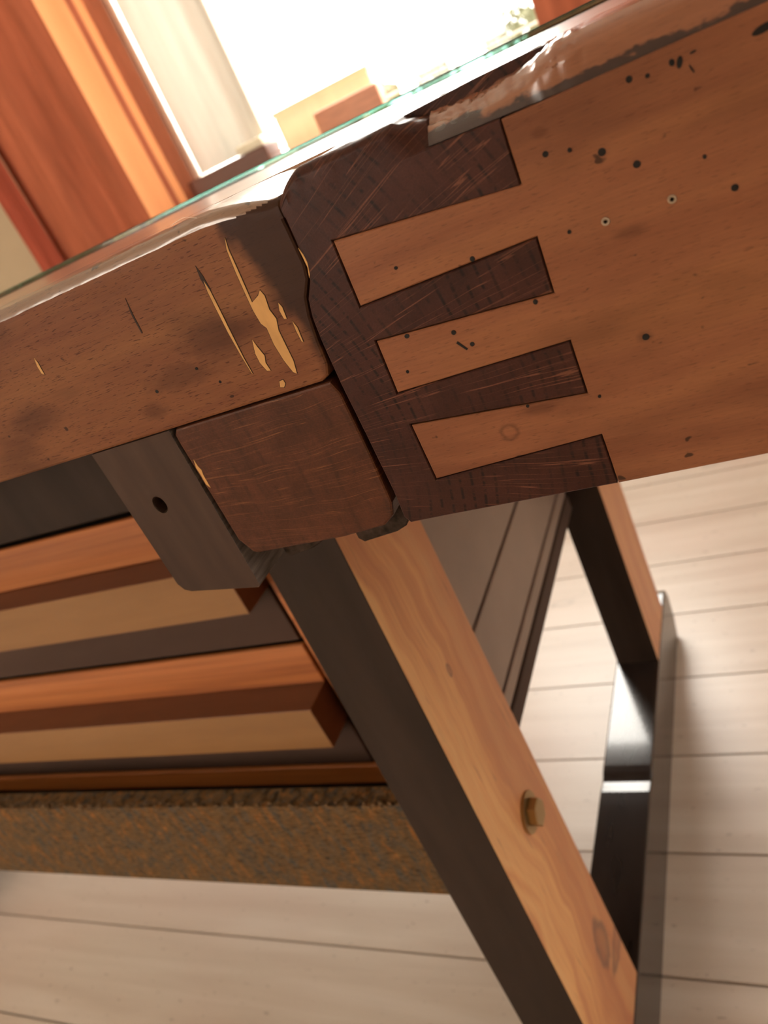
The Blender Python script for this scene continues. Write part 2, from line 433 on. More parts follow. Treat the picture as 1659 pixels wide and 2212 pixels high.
def tri_faces(bm):
    bmesh.ops.triangulate(bm, faces=[f for f in bm.faces if len(f.verts) > 4], quad_method='BEAUTY', ngon_method='EAR_CLIP')
    return bm

def disc_cyl(bm, c, axis, r, h, seg=16, r2=None):
    """closed cylinder starting at c and running h along +axis"""
    r2 = r if r2 is None else r2
    ring = []
    for t, rr in ((0, r), (h, r2)):
        ring.append([])
        for i in range(seg):
            a = 2 * math.pi * i / seg
            u, v = rr * math.cos(a), rr * math.sin(a)
            p = {0: (c[0] + t, c[1] + u, c[2] + v), 1: (c[0] + u, c[1] + t, c[2] + v), 2: (c[0] + u, c[1] + v, c[2] + t)}[axis]
            ring[-1].append(bm.verts.new(p))
    bm.faces.new(ring[0]); bm.faces.new(ring[1][::-1])
    for i in range(seg):
        j = (i + 1) % seg
        bm.faces.new((ring[0][i], ring[1][i], ring[1][j], ring[0][j]))
    return bm

def edge_loft(x0, x1, nx, prof, disp=None, caps=True, yb=None, zb=None):
    """a moulding: profile [(y,z)...] swept along x, each point moved by disp(x, k/n) -> (dy, dz); closed by back and bottom"""
    bm = bmesh.new(); rows = []
    for i in range(nx + 1):
        x = x0 + (x1 - x0) * i / nx
        row = []
        for k, (y, z) in enumerate(prof):
            dy, dz = disp(x, k, y, z) if disp else (0, 0)
            row.append(bm.verts.new((x, y + dy, z + dz)))
        row.append(bm.verts.new((x, yb, zb)))
        rows.append(row)
    m = len(rows[0])
    for i in range(nx):
        for k in range(m):
            k2 = (k + 1) % m
            bm.faces.new((rows[i][k], rows[i + 1][k], rows[i + 1][k2], rows[i][k2]))
    bm.faces.new(rows[0][::-1]); bm.faces.new(rows[-1])
    return bm

def round_profile(yf, z0, ztop, r, yback, n=10, rz=None):
    rz = rz or r
    p = [(yf, z0), (yf, z0 + (ztop - rz - z0) * 0.5), (yf, ztop - rz)]
    for i in range(1, n + 1):
        a = math.pi / 2 * i / n
        p.append((yf + r * (1 - math.cos(a)), ztop - rz + rz * math.sin(a)))
    for yy in (0.2640, 0.2668, 0.2674, 0.280, yback):
        p.append((yy, ztop))
    return p

# ------------------------------------------------------------------ room shell
floor = obj('floor', box(-3.4, 2.6, -2.4, 2.2, -0.06, -0.019), M_['black_gap']); tag(floor, 'whitewashed pine plank floor under the workbench', None, None, 'structure')
seams = [0.336, 0.485, 0.637, 0.788, 0.938, 1.088, 1.232, 1.375]
ys = [0.336 - 0.149 * k for k in range(18, 0, -1)] + seams + [1.375 + 0.147 * k for k in range(1, 6)]
ys = [y for y in ys if -2.36 < y < 2.15] ; ys = [-2.4] + ys + [2.2]
for i in range(len(ys) - 1):
    g = 0.0015
    obj('floorboard', box(-3.4, 2.6, ys[i] + g, ys[i + 1] - g, -0.019, 0.0), M_['floor'], floor)
def wall_with_hole(name, axis, plane, thick, a0, a1, h0, h1, z1, label, zc=2.5):
    """wall in the plane axis=plane, from a0..a1, opening h0..h1 x z1[0]..z1[1]"""
    bm = bmesh.new()
    lo, hi = min(plane, plane + thick), max(plane, plane + thick)
    def B(u0, u1, z0, zz):
        if axis == 1: add_box(bm, u0, u1, lo, hi, z0, zz)
        else: add_box(bm, lo, hi, u0, u1, z0, zz)
    B(a0, h0, 0, zc); B(h1, a1, 0, zc); B(h0, h1, 0, z1[0]); B(h0, h1, z1[1], zc)
    return tag(obj(name, bm, M_['wall']), label, None, None, 'structure')
wall_with_hole('wall_back', 1, 2.2, 0.25, -3.4, 2.6, -1.86, -0.20, (0.870, 2.05), 'beige plaster wall around the bright window')
wall_with_hole('wall_right', 0, 2.6, 0.25, -2.4, 2.2, -0.3, 1.3, (0.85, 2.05), 'beige plaster wall with an added side window opening')
wall_with_hole('wall_front', 1, -2.4, -0.25, -3.4, 2.6, -3.0, -1.4, (0.85, 2.05), 'beige plaster wall behind the photographer')
tag(obj('wall_left', box(-3.65, -3.4, -2.4, 2.2, 0, 2.5), M_['wall']), 'beige plaster wall left of the bench', None, None, 'structure')
tag(obj('ceiling', box(-3.65, 2.85, -2.65, 2.45, 2.5, 2.6), M_['ceil']), 'white ceiling', None, None, 'structure')

# windows
def window(name, label, bars, pane, axis=1):
    root = empty(name, (0, 0, 0)); root['kind'] = 'structure'; root['label'] = label
    for nm, b, m in bars:
        obj(nm, box(*b, 0.004, 1), m, root)
    obj('pane', box(*pane), M_['pane'], root)
    return root
FB, FW = M_['frame_brown'], M_['frame_white']
window('window_1', 'bright overexposed window with brown and cream frame bars', [
    ('window_frame', (-1.86, -1.82, 2.27, 2.33, 0.885, 2.05), FB),
    ('window_frame', (-0.24, -0.20, 2.27, 2.33, 0.885, 2.05), FB),
    ('window_frame', (-1.86, -0.20, 2.27, 2.33, 2.01, 2.05), FB),
    ('window_frame', (-1.82, -0.24, 2.27, 2.33, 0.886, 0.898), FW),
    ('mullion', (-1.575, -1.480, 2.255, 2.335, 0.89, 2.02), FB),
    ('sash_stile', (-1.480, -1.462, 2.262, 2.33, 0.905, 2.01), FW),
    ('mullion', (-1.218, -1.200, 2.262, 2.33, 0.905, 2.01), FB),
    ('window_sill', (-1.88, -0.18, 2.16, 2.29, 0.860, 0.886), FB),
], (-1.82, -0.24, 2.298, 2.302, 0.905, 2.01))
for nm, lb, ax in (('added_window_2', 'added unseen side window in the right wall for fill light', 0), ('added_window_3', 'added unseen window behind the photographer for fill light', 1)):  # made-up windows out of view, opened to let in fill light
    if ax == 0:
        bars = [('window_frame', (2.62, 2.68, -0.3, -0.25, 0.85, 2.05), FW), ('window_frame', (2.62, 2.68, 1.25, 1.3, 0.85, 2.05), FW),
                ('window_frame', (2.62, 2.68, -0.25, 1.25, 0.85, 0.9), FW), ('window_frame', (2.62, 2.68, -0.25, 1.25, 2.0, 2.05), FW)]
        window(nm, lb, bars, (2.648, 2.652, -0.25, 1.25, 0.9, 2.0))
    else:
        bars = [('window_frame', (-3.0, -2.95, -2.48, -2.42, 0.85, 2.05), FW), ('window_frame', (-1.45, -1.4, -2.48, -2.42, 0.85, 2.05), FW),
                ('window_frame', (-2.95, -1.45, -2.48, -2.42, 0.85, 0.9), FW), ('window_frame', (-2.95, -1.45, -2.48, -2.42, 2.0, 2.05), FW)]
        window(nm, lb, bars, (-2.95, -1.45, -2.452, -2.448, 0.9, 2.0))

# ------------------------------------------------------------------ workbench
BASE = (-0.279, 0.62, 0.0)
wb = empty('workbench', BASE, 'old stained beech workbench with dovetailed vise and dark painted trestle legs', 'workbench')
TOPZ = 0.8925
YF = 0.25
GZ = lambda x: 0.8818 - 0.030 * (min(max(x, -0.09), 0.03) + 0.08)      # seam between vise board and top strip

# thick top behind the edge mouldings
obj('bench_top', box(-1.70, 0.72, 0.292, 1.02, 0.824, TOPZ, 0.001, 1), M_['top_wood'], wb)

# left front board
endp = [(-1.70, 0.8225), (-0.1550, 0.8225), (-0.1510, 0.8242), (-0.1491, 0.8285), (-0.1484, 0.838), (-0.1470, 0.8472), (-0.1450, 0.8535), (-0.1412, 0.8590), (-0.1399, 0.8640),
        (-0.1397, 0.876), (-0.1398, 0.8805), (-1.70, 0.8805)]
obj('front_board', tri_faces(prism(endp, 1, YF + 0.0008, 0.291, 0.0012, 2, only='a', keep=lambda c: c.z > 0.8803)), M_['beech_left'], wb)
def disp_left(x, k, y, z):
    n = mnoise.noise(Vector((x * 35, k * 0.35, 1.7))); n2 = mnoise.noise(Vector((x * 170, k * 0.8, 4.1)))
    d = 0.0005 * n + 0.00022 * n2
    drop = 0.0
    if x > -0.176:                                    # the corner is worn down next to the jaw
        t = min(1, (x + 0.176) / 0.033); drop = -0.0052 * t * t
    f = max(0.0, min(1.0, (z - 0.8805) / 0.010))
    far = 1.0 if y < 0.285 else 0.25
    return (d * far, (d + drop * far) * f)
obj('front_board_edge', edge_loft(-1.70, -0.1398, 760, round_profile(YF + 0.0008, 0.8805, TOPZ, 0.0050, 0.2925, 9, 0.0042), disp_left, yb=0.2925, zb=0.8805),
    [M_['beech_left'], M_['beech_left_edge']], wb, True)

ed = bpy.data.objects['front_board_edge'].data
for f in ed.polygons:
    f.material_index = 1 if f.center.z > 0.8868 + 0.0006 * mnoise.noise(Vector((f.center.x * 190, 0, 0))) or f.center.y > 0.2535 else 0
# dark jaw with the pins of the dovetail
jaw = [(-0.1465, 0.7560), (-0.1300, 0.7560), (-0.0632, 0.7552),
       (-0.0632, 0.7750), (-0.1282, 0.7722), (-0.1284, 0.7972), (-0.0632, 0.7918),
       (-0.0630, 0.8108), (-0.1280, 0.8100), (-0.1272, 0.8312), (-0.0630, 0.8280),
       (-0.0624, 0.8458), (-0.1272, 0.8440), (-0.1264, 0.8680), (-0.0618, 0.8618), (-0.0614, GZ(-0.0614)), (-0.0840, GZ(-0.084)), (-0.1388, 0.8805),
       (-0.1390, 0.8710), (-0.1392, 0.8630), (-0.1406, 0.8585), (-0.1444, 0.8528), (-0.1462, 0.8465), (-0.1470, 0.8380), (-0.1476, 0.8200), (-0.1474, 0.7980), (-0.1474, 0.7720), (-0.1482, 0.7590)]
obj('vise_jaw', tri_faces(prism(jaw, 1, YF, 0.315, 0.0004, 1, only='a', keep=lambda c: c.z > 0.8803 and c.x < -0.083)), M_['jaw'], wb)
# light board with the tails
tails = [(-0.0628, 0.7552), (0.72, 0.7530), (0.72, GZ(0.72) - 0.0003), (-0.0610, GZ(-0.061) - 0.0003), (-0.0614, 0.8622), (-0.1260, 0.8676), (-0.1268, 0.8444), (-0.0620, 0.8462),
         (-0.0626, 0.8276), (-0.1268, 0.8308), (-0.1276, 0.8104), (-0.0626, 0.8112), (-0.0628, 0.7914), (-0.1280, 0.7966), (-0.1278, 0.7727), (-0.0628, 0.7754)]
obj('dovetailed_board', tri_faces(prism(tails, 1, YF, 0.300, 0.0004, 1, only='a')), M_['beech_tail'], wb)
# worn top edge of the jaw and the strip with its torn place
def torn(x):
    """depth of the torn out place along the front edge"""
    g = 0.0
    for c, wd, a in ((-0.083, 0.007, 0.0050), (-0.070, 0.010, 0.0048), (-0.055, 0.009, 0.0026)):
        g += a * math.exp(-((x - c) / wd) ** 2)
    return g
def drop_step(x, y):
    """how far the top of the edge is torn away in front of the dark step"""
    if y > 0.2672 or not -0.096 < x < -0.04: return 0.0
    t = (x + 0.066) / (0.030 if x < -0.066 else 0.024)
    return max(0.0, 0.0036 * (1 - t * t) + 0.0008 * mnoise.noise(Vector((x * 260, 1, 1))))
def disp_jaw(x, k, y, z):
    n = mnoise.noise(Vector((x * 60, k * 0.3, 7.7))); n2 = mnoise.noise(Vector((x * 260, k * 0.7, 2.2)))
    d = 0.0005 * n + 0.0002 * n2
    t = torn(x) if y < 0.275 else 0.0
    drop = 0.0
    if x < -0.126:
        q = (-0.126 - x) / 0.013; drop = -0.0065 * q * q
    f = max(0.0, min(1.0, (z - 0.8805) / 0.009))
    far = 1.0 if y < 0.285 else 0.2
    return ((d + t * 0.9) * far * f, (d - t * 0.25 + drop) * far * f - drop_step(x, y) * f)
obj('jaw_top_edge', edge_loft(-0.1388, -0.0842, 110, round_profile(YF, 0.8805, TOPZ, 0.0042, 0.2925, 10, 0.0034), disp_jaw, yb=0.2925, zb=0.8805), M_['jaw'], wb, True)
def disp_strip(x, k, y, z):
    n = mnoise.noise(Vector((x * 45, k * 0.3, 3.3))); n2 = mnoise.noise(Vector((x * 230, k * 0.9, 9.2)))
    far = 1.0 if y < 0.275 else 0.0
    t = torn(x) * far
    rip = 0.0
    if -0.09 < x < -0.035 and far:
        rip = 0.0012 * mnoise.noise(Vector((x * 420, k * 1.3, 0.4)))
    f = max(0.0, min(1.0, (z - 0.8808) / 0.010))
    low = (GZ(x) + 0.0003 - 0.8800) * (1 - f)
    d = 0.0004 * n + 0.0002 * n2
    return ((d + t * 1.2 + rip) * f + 0.0006 * (1 - f), (d - t * 0.15 + rip) * f + low - drop_step(x, y) * f)
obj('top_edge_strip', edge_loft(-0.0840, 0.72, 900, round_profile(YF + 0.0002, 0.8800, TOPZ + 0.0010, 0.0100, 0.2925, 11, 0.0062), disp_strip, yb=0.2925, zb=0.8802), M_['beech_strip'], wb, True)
# dark splinter crack lying along the top behind the torn place
cr = bmesh.new()
pa = [(-0.0960, 0.8830), (-0.0400, 0.8830), (-0.0400, TOPZ + 0.0004), (-0.0500, TOPZ + 0.0009), (-0.0700, TOPZ + 0.0007), (-0.0960, TOPZ - 0.0002)]
prism(pa, 1, 0.2668, 0.2712, 0, bm=cr)
obj('raised_splinter', tri_faces(cr), M_['jaw'], wb)

# bearer block, its runners and the painted plate with a hole
bear = [(-0.2285, 0.7562), (-0.226, 0.7552), (-0.180, 0.7546), (-0.1590, 0.7562), (-0.1532, 0.7600), (-0.1510, 0.7660), (-0.1500, 0.790), (-0.1500, 0.8160), (-0.1520, 0.8215), (-0.2305, 0.8218), (-0.2325, 0.8195), (-0.2328, 0.8150), (-0.2325, 0.7640)]
obj('bearer_block', prism(bear, 1, YF + 0.0012, 0.335, 0.0010, 2, only='a'), M_['bearer'], wb)
for x0, x1 in ((-0.1845, -0.1535), (-0.2255, -0.1985)):
    rp = [(x0, 0.80), (x0, 0.7435), (x0 + 0.0022, 0.7412), (x1 - 0.011, 0.7432), (x1 - 0.0055, 0.7452), (x1, 0.7520), (x1, 0.80)]
    obj('guide_runner', prism(rp, 1, 0.2665, 0.338, 0.0006, 1), M_['raw_dark'], wb)
pl = bmesh.new()
outer = [(-0.2815, 0.8222), (-0.2815, 0.7470), (-0.2795, 0.7432), (-0.2760, 0.7416), (-0.2365, 0.7372), (-0.2352, 0.7384), (-0.2340, 0.8222)]
hx, hz, hr = -0.2622, 0.7902, 0.0046
ov = [pl.verts.new((x, YF + 0.0010, z)) for x, z in outer]
hv = [pl.verts.new((hx + hr * 0.8 * math.cos(2 * math.pi * i / 20), YF + 0.0010, hz + hr * math.sin(2 * math.pi * i / 20))) for i in range(20)]
es = [pl.edges.new((ov[i], ov[(i + 1) % len(ov)])) for i in range(len(ov))] + [pl.edges.new((hv[i], hv[(i + 1) % 20])) for i in range(20)]
bmesh.ops.triangle_fill(pl, use_beauty=True, edges=es)
ret = bmesh.ops.extrude_face_region(pl, geom=pl.faces[:])
bmesh.ops.translate(pl, verts=[v for v in ret['geom'] if isinstance(v, bmesh.types.BMVert)], vec=(0, 0.029, 0))
bmesh.ops.recalc_face_normals(pl, faces=pl.faces[:])
for f in pl.faces:
    f.material_index = 1 if f.normal.x > 0.7 and f.calc_center_median().x > -0.24 else 0
plate = obj('mounting_plate', pl, [M_['paint_plate'], M_['sawn']], wb)
obj('plate_backing', box(-0.300, -0.240, 0.2805, 0.338, 0.765, 0.823), M_['paint_leg'], wb)

# trestles
def leg(name, x0, x1, yf_top, yf_bot, yb, z0, z1, parent):
    pts = [(yf_bot, z0), (yb, z0), (yb, z1), (yf_top, z1)]
    bm = prism(pts, 0, x1, x0, 0.0012, 2)
    bm.normal_update()
    bmesh.ops.recalc_face_normals(bm, faces=bm.faces[:])
    for f in bm.faces:
        f.material_index = 1 if f.normal.x > 0.75 else 0
    return obj(name, bm, [M_['paint_leg'], M_['pine']], parent)
LX0, LX1 = -0.308, -0.250
for dx in (0.0, -1.24):
    leg('leg', LX0 + dx, LX1 + dx, 0.3455, 0.318, 0.4405, 0.086, 0.823, wb)
    leg('leg', LX0 + dx, LX1 + dx, 0.905, 0.885, 1.003, 0.086, 0.823, wb)
    fp = [(0.20, 0.0), (1.034, 0.0), (1.052, 0.030), (1.058, 0.066), (1.050, 0.082), (1.036, 0.0875), (0.700, 0.0875), (0.690, 0.0866), (0.683, 0.0838), (0.677, 0.0832), (0.671, 0.0842), (0.660, 0.0862), (0.640, 0.0865), (0.24, 0.0865), (0.205, 0.05)]
    obj('foot', prism(fp, 0, LX1 + 0.001 + dx, LX0 - 0.003 + dx, 0.002, 3), M_['paint_foot'], wb)

# coarse stretcher boards: front one has a pile like surface with a frayed top edge
st = bmesh.new()
nx, nz = 620, 44
sx0, sx1, sz0, sz1 = -1.49, -0.3085, 0.3035, 0.4235
grid = []
for i in range(nx + 1):
    row = []
    for k in range(nz + 1):
        x = sx0 + (sx1 - sx0) * i / nx; z = sz0 + (sz1 - sz0) * k / nz
        d = 0.0009 * mnoise.noise(Vector((x * 140, z * 420, 0.0))) + 0.0008 * mnoise.noise(Vector((x * 60, z * 60, 5)))
        top = 0.0018 * mnoise.noise(Vector((x * 230, 3.1, 0))) if k == nz else 0
        if k == 0: d = 0
        row.append(st.verts.new((x, 0.3755 + d, z + top)))
    grid.append(row)
for i in range(nx):
    for k in range(nz):
        st.faces.new((grid[i][k], grid[i + 1][k], grid[i + 1][k + 1], grid[i][k + 1]))
bk = [[st.verts.new((x, 0.395, z)) for z in (sz0, sz1)] for x in (sx0, sx1)]
st.faces.new([bk[0][0], bk[0][1], bk[1][1], bk[1][0]])
st.faces.new([grid[0][0]] + [grid[i][0] for i in range(1, nx + 1)] + [bk[1][0], bk[0][0]])
st.faces.new([grid[i][nz] for i in range(nx + 1)] + [bk[1][1], bk[0][1]])
st.faces.new([grid[0][k] for k in range(nz + 1)] + [bk[0][1], bk[0][0]])
st.faces.new([grid[nx][k] for k in range(nz + 1)] + [bk[1][1], bk[1][0]])
stretch = obj('stretcher', tri_faces(st), M_['rug'], wb); tag(stretch, 'stretcher with a coarse brown woven facing')
tuft = bmesh.new()
for i in range(420):
    x = random.uniform(-1.45, -0.315); y = 0.3745 + random.uniform(-0.0008, 0.004); z = 0.4235 + random.uniform(-0.003, 0.0025)
    r = random.uniform(0.0009, 0.0019)
    bmesh.ops.create_icosphere(tuft, subdivisions=1, radius=r, matrix=Matrix.Translation((x, y, z)) @ Matrix.Diagonal((1.3, 0.8, 1.2, 1)))
tag(obj('frayed_edge', tuft, paint('pale_tufts', (0.17, 0.105, 0.055), 0.9, 0.1, 0.5, stretch=(300, 300, 300)), wb), 'row of pale frayed tufts', None, None, 'stuff')
obj('stretcher', box(-1.49, -0.3085, 0.930, 0.970, 0.345, 0.465, 0.002, 1), M_['paint_leg'], wb)
obj('ledger', box(-1.49, -0.33, 0.3955, 0.468, 0.3305, 0.3635), M_['paint_leg'], wb)
obj('ledger', box(-1.49, -0.33, 0.862, 0.9295, 0.345, 0.3635), M_['paint_leg'], wb)

# bolt through the front leg
bo = bmesh.new(); bx, by, bz = -0.2498, 0.3935, 0.392
disc_cyl(bo, (bx - 0.001, by, bz), 0, 0.0165, 0.0032, 28)
washer = obj('washer', bo, M_['brass'], wb)
bo = bmesh.new(); disc_cyl(bo, (bx + 0.0022, by, bz), 0, 0.0118, 0.0080, 6)
bmesh.ops.bevel(bo, geom=[e for e in bo.edges], offset=0.0008, segments=1, affect='EDGES')
obj('hex_bolt', bo, M_['brass'], wb)

# nail holes and nail heads of the dovetailed board and left board
def hole_mesh(r):
    bm = bmesh.new(); disc_cyl(bm, (0, -0.00022, 0), 1, r, 0.00030, 12, r); me = bpy.data.meshes.new('nail_hole')
    bmesh.ops.recalc_face_normals(bm, faces=bm.faces[:])
    bm.to_mesh(me); bm.free(); me.materials.append(M_['hole']); return me
HM = {r: hole_mesh(r * 0.76) for r in (0.0008, 0.0011, 0.0014)}
def hole(x, z, r, y=YF, nm='nail_hole'):
    o = bpy.data.objects.new(nm, HM[r]); COL.objects.link(o); o.parent = wb
    o.matrix_parent_inverse = Matrix.Translation(-Vector(BASE)); o.location = (x, y, z)
    o.scale = (random.uniform(0.85, 1.1), 1, random.uniform(0.9, 1.1)); return o
for x, z, r in ((-37.3, 862.2, .0014), (-29.3, 855.6, .0014), (-52.2, 867.5, .0011), (-25.6, 877.0, .0011), (-6.7, 840.3, .0014), (-83.6, 846.5, .0011), (-69.2, 826.9, .0011),
                (-115.2, 829.3, .0011), (-98.8, 825.5, .0011), (-94.2, 819.7, .0011), (-83.8, 792.6, .0008), (-40.1, 805.3, .0014), (-14.6, 876.6, .0011), (-21.0, 876.0, .0008),
                (-45.5, 866.0, .0008), (-109.0, 852.3, .0008), (-52.5, 844.2, .0008), (-59.5, 789.5, .0008), (-12.2, 851.0, .0008), (-120.5, 817.0, .0008)):
    hole(x / 1000, z / 1000, r)
for x, z, r in ((-156.5, 884.8, .0011), (-228.0, 839.6, .0011), (-204.0, 843.0, .0008), (-197.0, 835.0, .0008)):
    hole(x / 1000, z / 1000, r, YF + 0.0008)
for x, z in ((-22.8, 843.1), (-41.7, 843.5)):
    bm = bmesh.new(); seg = 14
    for q in range(seg):                      # small hollow nail: a metal ring
        pass
    ri = []
    for rr, yy in ((0.0013, 0.0), (0.0012, -0.0004), (0.0006, -0.0004), (0.0005, 0.0)):
        ri.append([bm.verts.new((x / 1000 + rr * math.cos(2 * math.pi * q / seg), YF + yy, z / 1000 + rr * math.sin(2 * math.pi * q / seg))) for q in range(seg)])
    for a in range(3):
        for q in range(seg):
            bm.faces.new((ri[a][q], ri[a][(q + 1) % seg], ri[a + 1][(q + 1) % seg], ri[a + 1][q]))
    bm.faces.new(ri[3])
    obj('nail_head', bm, M_['nail'], wb)
def flat_patch(name, pts, y, m, parent, th=0.0002):
    return obj(name, tri_faces(prism([(x / 1000, z / 1000) for x, z in pts], 1, y - th, y + 0.0002)), m, parent)
def ell(cx_, cz_, a, b, rot, n=14):
    return [(cx_ + a * math.cos(t) * math.cos(rot) - b * math.sin(t) * math.sin(rot), cz_ + a * math.cos(t) * math.sin(rot) + b * math.sin(t) * math.cos(rot)) for t in (2 * math.pi * q / n for q in range(n))]
flat_patch('gouge', ell(-12.8, 875.9, 1.5, 0.75, 1.25), YF, M_['hole'], wb)
flat_patch('gouge', ell(-9.2, 876.9, 0.9, 0.3, 0.1), YF, M_['hole'], wb)
flat_patch('gouge', ell(-10.4, 873.2, 1.3, 0.22, 1.9), YF, M_['hole'], wb)
flat_patch('gouge', ell(7.4, 875.4, 3.0, 1.0, 0.15), YF, M_['hole'], wb)
flat_patch('gouge', [(-99.4, 821.6), (-96.8, 818.2), (-96.2, 818.6), (-98.7, 822.2)], YF, M_['hole'], wb)
# scratches down to the bare wood on the left board
chips = {
 'big': [(-164.1, 882.4), (-165.0, 878.4), (-165.5, 870.8), (-166.0, 863.9), (-166.4, 858.7), (-162.7, 860.2), (-161.0, 861.7), (-160.3, 859.3), (-161.2, 854.2), (-160.3, 850.3), (-161.7, 846.1), (-161.8, 840.5), (-161.9, 833.8), (-163.1, 828.7), (-164.3, 829.6), (-165.6, 834.9), (-166.3, 841.9), (-165.8, 848.3), (-167.2, 850.6), (-167.6, 856.0), (-167.3, 861.7), (-166.7, 870.4), (-165.7, 878.7)],
 'thin': [(-180.9, 872.0), (-180.4, 868.4), (-180.6, 861.5), (-181.1, 850.3), (-181.4, 840.7), (-181.2, 833.7), (-181.5, 834.6), (-182.0, 842.0), (-182.2, 851.4), (-181.9, 861.6), (-181.6, 868.1)],
 'mid': [(-174.0, 846.2), (-173.4, 842.8), (-172.4, 839.0), (-173.5, 836.4), (-173.1, 832.9), (-174.6, 833.3), (-175.8, 837.0), (-175.7, 840.9)],
 'small': [(-156.4, 855.3), (-155.8, 853.4), (-156.3, 849.0), (-157.3, 849.3), (-157.5, 852.6)],
 'dot': [(-171.8, 827.9), (-170.0, 828.0), (-169.9, 826.3), (-171.2, 825.1), (-172.7, 825.6)],
 'left': [(-277.5, 870.1), (-277.2, 867.8), (-277.6, 864.6), (-277.8, 862.4), (-278.9, 863.2), (-278.7, 866.7)],
 's2': [(-154.6, 847.5), (-153.9, 844.8), (-154.4, 839.0), (-154.9, 839.6), (-155.0, 843.9)]}
for k, pts in chips.items():
    if len(pts) > 4:
        cx_ = sum(p[0] for p in pts) / len(pts); cz_ = sum(p[1] for p in pts) / len(pts)
        bm = bmesh.new()
        # dark broken lip around the bare wood, then the bare wood itself
        P2 = []
        n = len(pts)
        for i in range(n):
            a, b, c = pts[i - 1], pts[i], pts[(i + 1) % n]
            d = Vector((c[0] - a[0], c[1] - a[1])).normalized()
            P2.append((b[0] + d.y * -0.28, b[1] + d.x * 0.28))
        flat_patch('chip_rim', P2, YF + 0.0008, M_['bare_edge'], wb, 0.00012)
    flat_patch('bare_wood_chip', pts, YF + 0.0008, M_['bare'], wb, 0.00026)
flat_patch('bare_wood_chip', [(-139.1, 870.0), (-138.4, 867.5), (-138.3, 864.5), (-139.4, 860.5), (-140.2, 859.4), (-139.0, 863.0), (-139.0, 867.0)], YF, M_['bare'], wb, 0.0002)
flat_patch('scratch', [(-181.0, 878.0), (-180.2, 874.0), (-180.0, 868.0), (-181.4, 868.0), (-181.8, 873.0)], YF + 0.0008, M_['bare_edge'], wb)
flat_patch('scratch', [(-217.3, 877.5), (-218.1, 870.9), (-218.6, 863.2), (-219.2, 863.0), (-218.9, 870.8)], YF + 0.0008, M_['bare_edge'], wb)
flat_patch('bare_wood_chip', [(-230.4, 806.8), (-230.2, 803.2), (-229.6, 801.3), (-230.2, 798.9), (-230.4, 792.2), (-231.6, 794.3), (-231.4, 799.4), (-231.6, 802.8)], YF + 0.0012, M_['bare'], wb)

# a stray white hair caught on the worn front edge
hb = bmesh.new(); hp = []
for q in range(25):
    t = q / 24
    hp.append(Vector((-0.186 + 0.016 * t, 0.2560 - 0.005 * t + 0.0015 * math.sin(5 * t), 0.8932 - 0.0012 * t * t + 0.0009 * math.sin(3.1 * t))))
ring = None
for q, c in enumerate(hp):
    nr = [hb.verts.new(c + Vector((0, 0.00007 * math.cos(a), 0.00007 * math.sin(a)))) for a in (0, 2.094, 4.189)]
    if ring:
        for k in range(3): hb.faces.new((ring[k], ring[(k + 1) % 3], nr[(k + 1) % 3], nr[k]))
    ring = nr
tag(obj('stray_hair', hb, MB('white_hair').done((0.75, 0.70, 0.62), 0.4, 0.5)), 'thin curved white hair lying on the worn front edge of the bench', 'hair')

# ------------------------------------------------------------------ glass sheet on the bench
tag(obj('glass_sheet', box(-1.62, 0.66, 0.545, 1.0, TOPZ + 0.0003, TOPZ + 0.0038, 0.0005, 1), M_['glass']),
    'clear greenish glass sheet lying on the bench top', 'glass sheet')

# ------------------------------------------------------------------ drawer cabinet under the bench
cab = empty('drawer_cabinet', (-0.84, 0.66, 0.364), 'dark drawer cabinet with orange wood rails standing under the workbench', 'cabinet')
CX0, CX1, CYF, CYB = -1.36, -0.292, 0.445, 0.884
obj('carcass', box(CX0, CX1 - 0.018, CYF + 0.022, CYB, 0.366, 0.815), M_['black_gap'], cab)
for z0, z1, ox, m in ((0.4845, 0.815, 0.0, 'paint_side'), (0.4075, 0.4800, 0.0, 'paint_side'), (0.3868, 0.4040, 0.001, 'paint_side'), (0.3640, 0.3850, 0.003, 'paint_drawer')):
    obj('side_board', box(CX1 - 0.018, CX1 + ox, CYF + 0.021, CYB, z0, z1, 0.0015, 2), M_[m], cab)
obj('stile', box(-0.4075, CX1, CYF, CYF + 0.02, 0.3665, 0.815, 0.001, 1), M_['orange_wood'], cab)
obj('stile', box(CX0, -1.30, CYF, CYF + 0.02, 0.3665, 0.815, 0.001, 1), M_['orange_wood'], cab)
obj('bottom_rail', box(-1.30, -0.4078, CYF, CYF + 0.02, 0.3680, 0.3925, 0.001, 1), M_['rail_wood'], cab)
obj('top_rail', box(-1.30, -0.4078, CYF, CYF + 0.02, 0.7060, 0.815, 0.001, 1), M_['paint_leg'], cab)
